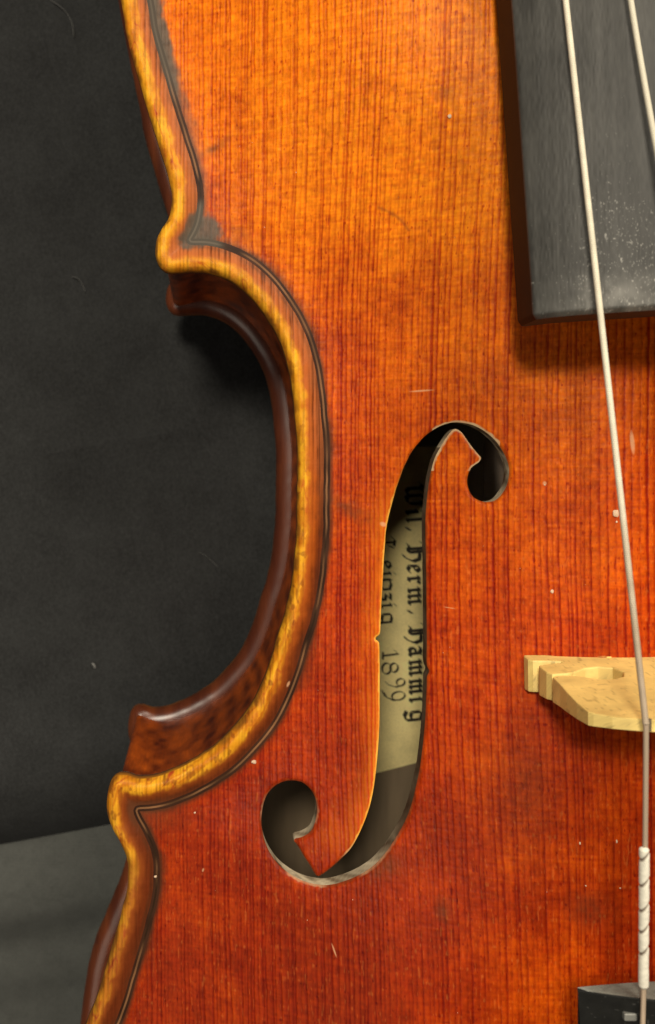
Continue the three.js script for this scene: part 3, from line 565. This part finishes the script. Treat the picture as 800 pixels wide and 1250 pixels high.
  ink([[0.1, 0.72], [0.32, 0.95], [0.34, 0.0]]); ink([[0.33, 0.92], [0.36, 0.02]]); ink([[0.14, 0.02], [0.54, 0.0]]);
  ink(arc(1.12, 0.68, 0.26, 0.24, 0, 6.3)); ink(arc(1.12, 0.22, 0.32, 0.27, 0, 6.3));
  const ink2 = pen([464.5, 788], 22, 0.055);
  ink2(arc(2.02, 1.0, 0.20, 0.24, 0.3, 6.4)); ink2([[2.22, 1.04], [2.26, 0.7], [2.1, 0.3], [1.9, 0.1]]);
  ink2(arc(2.78, 0.86, 0.24, 0.38, 0.2, 6.5)); ink2([[3.02, 0.95], [3.0, 0.5], [2.7, 0.05], [2.36, -0.1]]); ink2([[3.0, 0.7], [2.82, 0.2], [2.5, 0.02]]);
  const tex = new THREE.CanvasTexture(cv); tex.colorSpace = THREE.SRGBColorSpace; tex.flipY = false; tex.magFilter = THREE.LinearFilter;
  const pos = [], uv = [], idx = [], N = 14, M = 36;
  for (let j = 0; j <= M; j++) for (let i = 0; i <= N; i++) {
    const u = lerp(U0, U1, i / N), v = lerp(V0, V1, j / M) - (u - 480) * 0.2 * (j / M), [x, z] = spot(u, v, H0);
    pos.push(x * MM, EDGE_Y + (backInAt(x, z) + 0.14) * MM, z * MM); uv.push(i / N, (v - V0) / (V1 - V0));
    if (i < N && j < M) { const a = j * (N + 1) + i; idx.push(a, a + N + 1, a + 1, a + 1, a + N + 1, a + N + 2); }
  }
  part('paper_label', geo(pos, idx, uv), new THREE.MeshStandardMaterial({ map: tex, roughness: 0.85 }), violin, 'yellowed paper label with old printed lettering and a written year');
}

// fingerboard
{
  const ZE = -18.7, XL = 39.85, HT = 27, slope = 0.085, xAt = (z) => XL + 0.041 * (z - ZE), hAt = (z) => HT + slope * (z - ZE);
  const tx = dataTex(1024, 1024, (x, y, c) => {
    const u = x / 1024 * 44, v = y / 1024 * 100, st = noise(u * 0.7, v * 0.05, 461) * 0.6 + 0.4 * noise(u * 2.6, v * 0.1, 462), f = noise(u * 6, v * 1.1, 463), m = fbm(u * 0.35, v * 0.2, 464, 3);
    let k = 0.030 + 0.030 * st + 0.014 * (f - 0.5) + 0.022 * (m - 0.5);
    const near = sstep(80, 99, v) * (gauss(u - 8.5, 3.2) + 0.9 * gauss(u - 16, 3.4) + 0.35) + 0.5 * sstep(60, 92, v) * gauss(u - 8, 2.2) + 0.05;
    const d1 = noise(u * 6.2, v * 3.6, 467) * 0.5 + 0.5 * noise(u * 11, v * 6.4, 468), th = 0.92 - 0.26 * clamp(near);
    if (d1 > th) k += 0.30 * clamp((d1 - th) * 3) * (0.4 + noise(u * 2, v * 2, 466));
    k += 0.10 * near * sstep(94, 99, v) * fbm(u * 0.8, v * 0.8, 469, 2);
    c[0] = k * 1.03; c[1] = k; c[2] = k * 0.9;
  }, true, THREE.MirroredRepeatWrapping);
  const bmp = dataTex(512, 512, (x, y, c) => { const u = x / 512 * 44, v = y / 512 * 100; c[0] = c[1] = c[2] = 0.5 + 0.5 * (noise(u * 1.2, v * 0.06, 471) - 0.5) + 0.35 * (noise(u * 5, v * 1.2, 472) - 0.5); }, false, THREE.MirroredRepeatWrapping);
  const mat = new THREE.MeshPhysicalMaterial({ map: tx, bumpMap: bmp, bumpScale: 0.00008, roughness: 0.55, specularIntensity: 0.55 });
  const sec = (z, inset) => {                             // one cross section from the lower left over the arched top to the lower right
    const xl = xAt(z) + inset, w = CX - xl, h = hAt(z) - inset * 0.9, R = 42, o = [];
    const sag = (x) => Math.sqrt(R * R - x * x);
    o.push([xl + 0.5, h - 7.2 + inset * 0.6], [xl + 0.06, h - 6.6 + inset * 0.4], [xl - 0.02, h - 0.55], [xl + 0.12, h - 0.2], [xl + 0.45, h + 0.06]);
    for (let k = 1; k < 40; k++) { const x = lerp(-w + 0.45, w - 0.45, k / 40); o.push([CX + x, h + sag(x) - sag(w)]); }
    o.push([2 * CX - xl - 0.45, h + 0.06], [2 * CX - xl - 0.12, h - 0.2], [2 * CX - xl + 0.02, h - 0.55], [2 * CX - xl + 0.02, h - 5.8 + inset], [2 * CX - xl - 0.4, h - 6.4 + inset * 1.6]);
    o.top = o.length;
    for (let k = 37; k >= 3; k--) { const x = lerp(-w, w, k / 40); o.push([CX + x, h + sag(x) - sag(w) - 6.9 + inset * 0.6]); }
    return o;
  };
  const stations = [[ZE + 0.75, 0.55], [ZE + 0.35, 0.18], [ZE, 0]]; for (let k = 1; k <= 48; k++) stations.push([ZE - k * 3.2, 0]);
  const pos = [], uv = [], idx = [], sideIdx = []; let n = 0, nTop = 0;
  stations.forEach(([z, ins], j) => { const s = sec(z, ins); n = s.length; nTop = s.top; s.forEach(([x, h]) => { const hz = z + (j < 3 ? 0.03 * (CX - x) - 0.15 : 0) + 0.10 * (noise(x * 0.5, 2, 475) - 0.5) * (j < 3 ? 1 : 0); pos.push(x * MM, EDGE_Y + h * MM, hz * MM); uv.push((x - XL) / 44, (z - ZE + 99) / 100); }); });
  for (let j = 0; j < stations.length - 1; j++) for (let i = 0; i < n; i++) { const a = j * n + i, b = j * n + (i + 1) % n; (i < 2 || i >= nTop - 3 ? sideIdx : idx).push(a, b, a + n, b, b + n, a + n); }
  const body_ = geo(pos, [...idx, ...sideIdx], uv), sides = body_.clone(); body_.setIndex(idx); sides.setIndex(sideIdx);
  const ep = [], ei = [], eu = [], s0 = sec(ZE + 0.75, 0.55); s0.forEach(([x, h]) => { ep.push(x * MM, EDGE_Y + h * MM, (ZE + 0.75 + 0.03 * (CX - x) - 0.15 + 0.10 * (noise(x * 0.5, 2, 475) - 0.5)) * MM); eu.push(x / 44, h / 30); });
  for (const t of THREE.ShapeUtils.triangulateShape(s0.map(([x, h]) => new THREE.Vector2(x, h)), [])) ei.push(...t);
  const fb = part('fingerboard', body_, mat, violin, 'worn black ebony fingerboard with pale rosin dust near its end');
  const matSide = new THREE.MeshPhysicalMaterial({ color: new THREE.Color(0.022, 0.015, 0.010), roughness: 0.6, specularIntensity: 0.2 });
  part('side', sides, matSide, fb);
  part('fingerboard_end', geo(ep, ei, eu), new THREE.MeshPhysicalMaterial({ color: new THREE.Color(0.05, 0.038, 0.028), roughness: 0.6, specularIntensity: 0.3 }), fb);
  // neck and its heel under the fingerboard, out of the frame
  const nk = new THREE.BoxGeometry(30 * MM, 12 * MM, 70 * MM, 1, 1, 1); nk.translate(CX * MM, EDGE_Y + 3 * MM, -205 * MM);
  part('neck', nk, matRib, violin);
}

// strings: each runs from far up the fingerboard over the bridge to the tailpiece
const matString = new THREE.MeshPhysicalMaterial({ color: new THREE.Color(0.72, 0.67, 0.53), metalness: 0.0, roughness: 0.45, bumpScale: 0.00006 });
matString.bumpMap = dataTex(8, 64, (x, y, c) => { const k = 0.5 + 0.5 * Math.sin(y / 64 * 2 * Math.PI); c[0] = c[1] = c[2] = k; }, false);
const matLower = new THREE.MeshPhysicalMaterial({ color: new THREE.Color(0.46, 0.35, 0.25), metalness: 0.2, roughness: 0.45 });
const nutwards = (p, q, k) => [lerp(q[0], p[0], k), lerp(q[1], p[1], k), lerp(q[2], p[2], k)];
function tube(pts, r, mat, name, parent, label, seg = 200, rings_ = 10) {
  const c = new THREE.CatmullRomCurve3(pts.map((p) => V(...p)), false, 'centripetal'), g = new THREE.TubeGeometry(c, seg, r * MM, rings_), uv = g.attributes.uv, L = c.getLength() / MM;
  for (let i = 0; i < uv.count; i++) uv.setXY(i, uv.getY(i), uv.getX(i) * L / 0.22);
  return part(name, g, mat, parent, label);
}
const BR = { zb: 29.1, zf: 27.95 };
const G0 = (() => { const h = 28.5, [x, z] = spot(690.7, 0, h); return [x, h, z]; })(), GB = (() => { const h = 38.5, [x, z] = spot(788.5, 884, h); return [x, h, z]; })();
const D0 = (() => { const h = 31.2, [x, z] = spot(770, 0, h); return [x, h, z]; })(), D1 = (() => { const h = 33.4, [x, z] = spot(799.3, 206, h); return [x, h, z]; })();
const DB = (() => { const k = (GB[2] - D0[2]) / (D1[2] - D0[2]); return [lerp(D0[0], D1[0], k), 42.2, GB[2]]; })();
const TAILZ = 60.4;
const GT = (() => { const h = 33.8, [x, z] = spot(785.5, 1212, h); return [x, h, z]; })(), GT2 = (() => { const h = 34.3, [x, z] = spot(784.0, 1275, h); return [x, h, z]; })();
const far = (a, b) => { const k = 2.0; return [lerp(b[0], a[0], k), lerp(b[1], a[1], k), lerp(b[2], a[2], k)]; };
const bend = (p) => [p[0], p[1] - 0.05, p[2] + 0.5];
const gString = tube([far(G0, GB), G0, GB], 0.36, matString, 'string', violin, 'pale wound string nearest the sound hole, left of the other');
{
  const g = gString.geometry, p = g.attributes.position, c = new Float32Array(p.count * 3);
  for (let i = 0; i < p.count; i++) { const z = p.getZ(i) / MM, t = sstep(-2, 20, z + 5 * (noise(z * 0.6, 1, 487) - 0.5)) * 0.85, n = 0.9 + 0.2 * noise(z * 3, 5, 489); c[3 * i] = lerp(0.80, 0.42, t) * n; c[3 * i + 1] = lerp(0.74, 0.31, t) * n; c[3 * i + 2] = lerp(0.58, 0.21, t) * n; }
  g.setAttribute('color', new THREE.BufferAttribute(c, 3)); const m = matString.clone(); m.vertexColors = true; m.color.set(1, 1, 1); gString.material = m;
}
tube([GB, [GB[0] + 0.04, GB[1] - 0.06, GB[2] + 0.6], GT, GT2], 0.30, matLower, 'string_end', gString, 'darker tail of the string below the bridge');
const mirrorX = (p) => [2 * CX - p[0], p[1], p[2]];
const DT = [DB[0] - 0.4, 35.4, TAILZ + 6];
const dS = tube([far(D0, DB), D0, DB, DT], 0.34, matString, 'string', violin, 'pale wound string at the upper right corner');
tube([far(D0, DB), D0, DB, DT].map(mirrorX), 0.33, matString, 'string', violin);
tube([far(G0, GB), G0, GB, GT, GT2].map(mirrorX), 0.15, matString, 'string', violin);
// white sleeve wound round the string above the tailpiece
{
  const at = (v) => { const k = (v - 884) / (1212 - 884), h = lerp(GB[1], GT[1], k); const [x, z] = spot(lerp(787.5, 785.5, k), v, h); return new THREE.Vector3(x, h, z); };
  const A = at(1034), B = at(1207), dir = B.clone().sub(A), L = dir.length(); dir.normalize();
  const e1 = new THREE.Vector3(1, 0, 0).addScaledVector(dir, -dir.x).normalize(), e2 = new THREE.Vector3().crossVectors(dir, e1);
  const pos = [], col = [], idx = [], N = 220, M = 28, cuts = [0.055, 0.235, 0.41, 0.56, 0.715, 1.2];
  for (let i = 0; i <= N; i++) for (let j = 0; j <= M; j++) {
    const s = i / N, a = j / M * 2 * Math.PI, sl = s + 0.030 * Math.cos(a) / 1.0;
    let gap = 1e9; for (const q of cuts) gap = Math.min(gap, Math.abs(sl - q)); gap *= L;
    const gk = gauss(gap, 0.13), endr = Math.min(1, Math.sqrt(Math.min(s * L / 0.25, 1) + 0.02), Math.sqrt(Math.min((1 - s) * L / 0.45, 1) + 0.02)), lump = 1 + 0.07 * (noise(s * 26, Math.cos(a) * 1.2 + 4, 481) - 0.5);
    const r = 0.50 * endr * lump * (1 - 0.42 * gk) + 0.06;
    const p = A.clone().addScaledVector(dir, s * L).addScaledVector(e1, r * Math.cos(a)).addScaledVector(e2, r * Math.sin(a));
    pos.push(p.x * MM, EDGE_Y + p.y * MM, p.z * MM);
    const n = 0.86 + 0.22 * noise(s * 60, a * 1.5, 483); for (const w of [[0.80, 0.12], [0.76, 0.075], [0.64, 0.05]]) col.push(lerp(w[0] * n, w[1], gk));
    if (i < N && j < M) { const q = i * (M + 1) + j; idx.push(q, q + M + 1, q + 1, q + 1, q + M + 1, q + M + 2); }
  }
  part('string_sleeve', geo(pos, idx, null, col), new THREE.MeshStandardMaterial({ vertexColors: true, roughness: 0.7 }), gString, 'white wrapped sleeve with dark spiral gaps');
}

// bridge
{
  const fx = spot(640, 800, bellyAt(43.2, 25.7))[0];
  const half = [[-9.1, 0], [-18.8, 0], [-18.95, 0.5], [-18.9, 1.7], [-18.4, 2.1], [-16.2, 2.5], [-15.0, 2.9], [-14.8, 3.3], [-15.4, 3.6], [-17.4, 3.8], [-18.3, 4.1], [-18.4, 4.7], [-18.3, 7.0], [-17.9, 8.0], [-15.8, 7.9], [-14.6, 7.4], [-13, 6.3], [-11.2, 6.0], [-9.6, 6.8], [-9.0, 8.6], [-9.7, 10.4], [-11.4, 11.2], [-13.2, 10.8], [-14.6, 9.5], [-15.8, 8.9], [-17.8, 8.75], [-18.2, 9.1], [-18.3, 12.0], [-18.55, 15], [-18.75, 19], [-18.7, 22.4], [-18.3, 23.0]];
  const s = new THREE.Shape(), hg = 24.4;
  const topAt = (x) => 30.0 - (41.0 - Math.sqrt(41 * 41 - x * x)) * 1.52;
  s.moveTo(half[0][0], half[0][1]); for (let k = 1; k < half.length; k++) s.lineTo(...half[k]);
  for (let k = 1; k < 24; k++) { const x = lerp(-18.3, 18.3, k / 24); s.lineTo(x, Math.max(topAt(x), 23)); }
  for (let k = half.length - 1; k >= 0; k--) s.lineTo(-half[k][0], half[k][1]);
  s.lineTo(8.7, 0.9); s.lineTo(6.8, 1.6); s.lineTo(3.6, 2.1); s.lineTo(0, 2.4); s.lineTo(-3.6, 2.1); s.lineTo(-6.8, 1.6); s.lineTo(-8.7, 0.9); s.closePath();
  const heart = new THREE.Path(); heart.absellipse(0, 15.5, 2.6, 2.2, 0, 2 * Math.PI); s.holes.push(heart);
  const g = new THREE.ExtrudeGeometry(s, { depth: 1, steps: 1, bevelEnabled: true, bevelThickness: 0.06, bevelSize: 0.16, bevelOffset: -0.16, bevelSegments: 2, curveSegments: 20 });
  const p = g.attributes.position, uv = g.attributes.uv;
  const foot = bellyAt(fx + 1.5, 27.5);
  for (let i = 0; i < p.count; i++) {
    const x = p.getX(i), t = p.getY(i), q = clamp(p.getZ(i), -0.06, 1.06), k = t / 24;
    const zf = lerp(25.75, 27.95, Math.pow(clamp(k), 0.85)), zb = lerp(29.9, 29.2, clamp(k)), X = CX + x + 0.9, z = lerp(zf, zb, q) + 0.7 - 0.055 * (x + 18.8);
    const base = t < 3.2 ? lerp(bellyAt(X, z), foot, 0.15 + 0.85 * sstep(0, 3.2, t)) - 0.02 : foot;
    uv.setXY(i, x / 24 + q * 0.05, t / 24 + q * 0.11);
    p.setXYZ(i, X * MM, EDGE_Y + (base + t) * MM, z * MM);
  }
  g.computeVertexNormals();
  const mp = dataTex(512, 512, (x, y, c) => { const u = x / 512, v = y / 512, a = 0.6 * noise(u * 26, v * 180, 491) + 0.4 * noise(u * 60, v * 30, 492), b = fbm(u * 7, v * 9, 493, 3), fl = noise(u * 70, v * 26, 495); let k = 0.84 + 0.16 * a + 0.40 * (b - 0.5); if (fl > 0.72) k -= 1.1 * (fl - 0.72); c[0] = 0.92 * k; c[1] = 0.68 * k; c[2] = 0.22 * k; });
  const br = part('bridge', g, new THREE.MeshPhysicalMaterial({ map: mp, roughness: 0.55 }), violin, 'pale yellow maple bridge standing under the strings');
  // the nick where the string crosses the bridge
  const nick = new THREE.CylinderGeometry(0.36 * MM, 0.36 * MM, 1.3 * MM, 16, 1); nick.rotateX(Math.PI / 2); nick.translate(GB[0] * MM + 0.00036, EDGE_Y + (GB[1] - 0.28) * MM, 28.5 * MM);
  part('string_guard', nick, new THREE.MeshStandardMaterial({ color: new THREE.Color(0.12, 0.09, 0.055), roughness: 0.7 }), br);
}

// tailpiece
{
  const XL = spot(704, 1199, 30.5)[0], w = CX - XL, H = 30.5, pos = [], uv = [], idx = [], N = 36;
  const prof = (k, z) => { const x = lerp(-w, w, k), t = x / w; return [CX + x, H + 0.4 + 4.3 * (1 - Math.pow(Math.abs(t), 2.0)), H + 0.36 - 0.7 * Math.pow(1 - t * t, 0.8)]; };
  const rows = [[TAILZ - 0.0, -1], [TAILZ + 0.0, 0], [TAILZ + 0.35, 0.12], [TAILZ + 0.9, 0.2]]; for (let k = 1; k <= 20; k++) rows.push([TAILZ + 0.9 + k * 4, 0.2 + k * 0.0]);
  const zFront = (x, up) => TAILZ + (up ? 0.35 : 0) + 0.18 * Math.pow((x - CX) / w, 2) * 3;
  // top shell
  const put = (x, h, z) => { pos.push(x * MM, EDGE_Y + h * MM, z * MM); uv.push((x - XL) / 40, z / 40); };
  const J = 26; for (let j = 0; j <= J; j++) for (let i = 0; i <= N; i++) { const k = i / N, [x, ht] = prof(k), sh = j === 0 ? -0.14 : j === 1 ? 0 : 0, z = zFront(x, true) + (j === 0 ? 0 : j === 1 ? 0.2 : (j - 1) * 4.2), wz = 1 - 0.004 * Math.max(0, j - 1) * 4; put(CX + (x - CX) * wz, ht + sh - 0.06 * Math.max(0, j - 1) * 1.0, z); if (i < N && j < J) { const a = j * (N + 1) + i; idx.push(a, a + N + 1, a + 1, a + 1, a + N + 1, a + N + 2); } }
  // end face
  let b0 = pos.length / 3; for (let i = 0; i <= N; i++) { const [x, ht, hb] = prof(i / N); put(x, ht - 0.14, zFront(x, true)); put(x, hb, zFront(x, false)); if (i < N) { const a = b0 + 2 * i; idx.push(a, a + 2, a + 1, a + 1, a + 2, a + 3); } }
  // sides
  for (const sd of [0, 1]) { b0 = pos.length / 3; for (let j = 0; j <= J; j++) { const [x, ht, hb] = prof(sd), z = zFront(x, true) + (j < 1 ? 0 : j * 4.2), wz = 1 - 0.004 * Math.max(0, j - 1) * 4; put(CX + (x - CX) * wz, ht - 0.06 * j, z); put(CX + (x - CX) * (wz - 0.16), hb - 3.0, z + 4); if (j < J) { const a = b0 + 2 * j; if (sd) idx.push(a, a + 2, a + 1, a + 1, a + 2, a + 3); else idx.push(a, a + 1, a + 2, a + 1, a + 3, a + 2); } } }
  const mp = dataTex(512, 512, (x, y, c) => { const u = x / 512, v = y / 512, k = 0.009 + 0.006 * fbm(u * 40, v * 40, 501, 3) + (noise(u * 120, v * 120, 503) > 0.9 ? 0.03 : 0); c[0] = c[1] = k; c[2] = k * 0.92; });
  const tp = part('tailpiece', geo(pos, idx, uv), new THREE.MeshPhysicalMaterial({ map: mp, roughness: 0.5, specularIntensity: 0.15 }), violin, 'black tailpiece end at the lower right corner');
  const endMap = dataTex(256, 128, (x, y, c) => { const n = fbm(x * 0.06, y * 0.06, 511, 3), f = noise(x * 0.5, y * 0.5, 513); let k = 0.10 + 0.10 * n + (f > 0.86 ? 0.18 : 0); c[0] = k; c[1] = k; c[2] = k * 0.86; });
  const fp = [], fu = [], fi = []; for (let i = 0; i <= N; i++) { const [x, ht, hb] = prof(i / N); fp.push(x * MM, EDGE_Y + (ht - 0.16) * MM, (zFront(x, true) - 0.02) * MM, x * MM, EDGE_Y + (hb + 0.02) * MM, (zFront(x, false) - 0.02) * MM); fu.push(i / N * 4, 1, i / N * 4, 0); if (i < N) { const a = 2 * i; fi.push(a, a + 2, a + 1, a + 1, a + 2, a + 3); } }
  part('tailpiece_end', geo(fp, fi, fu), new THREE.MeshStandardMaterial({ map: endMap, roughness: 0.6 }), tp, 'dusty grey end face of the tailpiece');
  // string holder let into the top
  const hx = spot(770, 1242, 33.2); const hk = new RoundedBoxGeometry(1.5 * MM, 0.9 * MM, 0.9 * MM, 3, 0.2 * MM); hk.translate(hx[0] * MM, EDGE_Y + 32.85 * MM, hx[1] * MM);
  part('string_holder', hk, new THREE.MeshStandardMaterial({ color: new THREE.Color(0.22, 0.22, 0.2), metalness: 0.3, roughness: 0.5 }), tp);
}

// ---------------------------------------------------------------- lint on the pad, dust on the varnish
function fibre(px, r, label, col = 0.16) {
  const pts = px.map(([u, v], i) => { const h = -60.9 + 0.35 + (i % 2 ? 0.25 : 0); const [x, z] = spot(u, v, h); return [x, h, z]; });
  const o = tube(pts, r, new THREE.MeshStandardMaterial({ color: new THREE.Color(col, col, col * 0.95), roughness: 0.9 }), 'lint_fibre', scene, null, 60, 6);
  return tag(o, label, 'lint');
}
fibre([[62, 0], [76, 10], [84, 20], [89, 32], [90, 45]], 0.10, 'curved pale lint fibre on the black pad in the upper left corner', 0.09);
const lint1 = fibre([[88, 338], [95, 340], [101, 348], [104, 356]], 0.11, 'short faint lint fibre on the black pad level with the upper corner of the violin', 0.07); lint1.name = 'lint_fibre_001';
const lint2 = fibre([[243, 674], [252, 679], [260, 686], [266, 692]], 0.06, 'thin straight lint fibre on the black pad inside the curve of the waist', 0.09); lint2.name = 'lint_fibre_002';
const lint3 = fibre([[113, 810], [115, 812], [116, 815]], 0.22, 'tiny pale speck of lint on the black pad above the lower corner of the violin', 0.22); lint3.name = 'lint_fibre_003';
{
  const gs = [], add = (x, z, r, sy, c) => { const g = new THREE.IcosahedronGeometry(r * MM, 1), p = g.attributes.position; for (let i = 0; i < p.count; i++) { const k = 0.7 + 0.6 * noise(p.getX(i) * 6000 + x * 9, p.getZ(i) * 6000 + z * 9, 521); p.setXYZ(i, p.getX(i) * k, p.getY(i) * k * 0.5, p.getZ(i) * k * sy); } g.translate(x * MM, EDGE_Y + (bellyAt(x, z) + r * 0.2) * MM, z * MM); g.computeVertexNormals(); gs.push(g); };
  for (const [u, v, r, sy] of [[752, 627, 0.42, 1.3], [549, 142, 0.26, 1.1], [310, 930, 0.36, 0.8], [674, 722, 0.22, 1.2], [190, 1070, 0.2, 1], [665, 592, 0.12, 1], [708, 1029, 0.13, 1.6], [753, 1027, 0.13, 2], [757, 1084, 0.12, 1], [715, 1081, 0.12, 1], [753, 637, 0.14, 1], [238, 992, 0.14, 1]]) { const p = onBelly(u, v); add(p[0], p[1], r, sy); }
  for (let k = 0; k < 45; k++) { const u = 200 + 590 * rnd(), v = 1240 * rnd(), p = onBelly(u, v); if (body.d(p[0], p[1]) > 5 && holeD(p[0], p[1]) > 1 && !(p[0] > 36 && p[1] < -17)) add(p[0], p[1], 0.025 + 0.05 * rnd() * rnd(), 0.7 + 1.4 * rnd()); }
  const dust = part('rosin_dust', mergeGeometries(gs.map((g) => g.toNonIndexed ? g : g)), new THREE.MeshStandardMaterial({ color: new THREE.Color(0.62, 0.44, 0.30), roughness: 0.8 }), scene);
  tag(dust, 'scattered pale specks of rosin and dust on the red varnish', 'dust', null, 'stuff');
}
renderer.render(scene, camera);
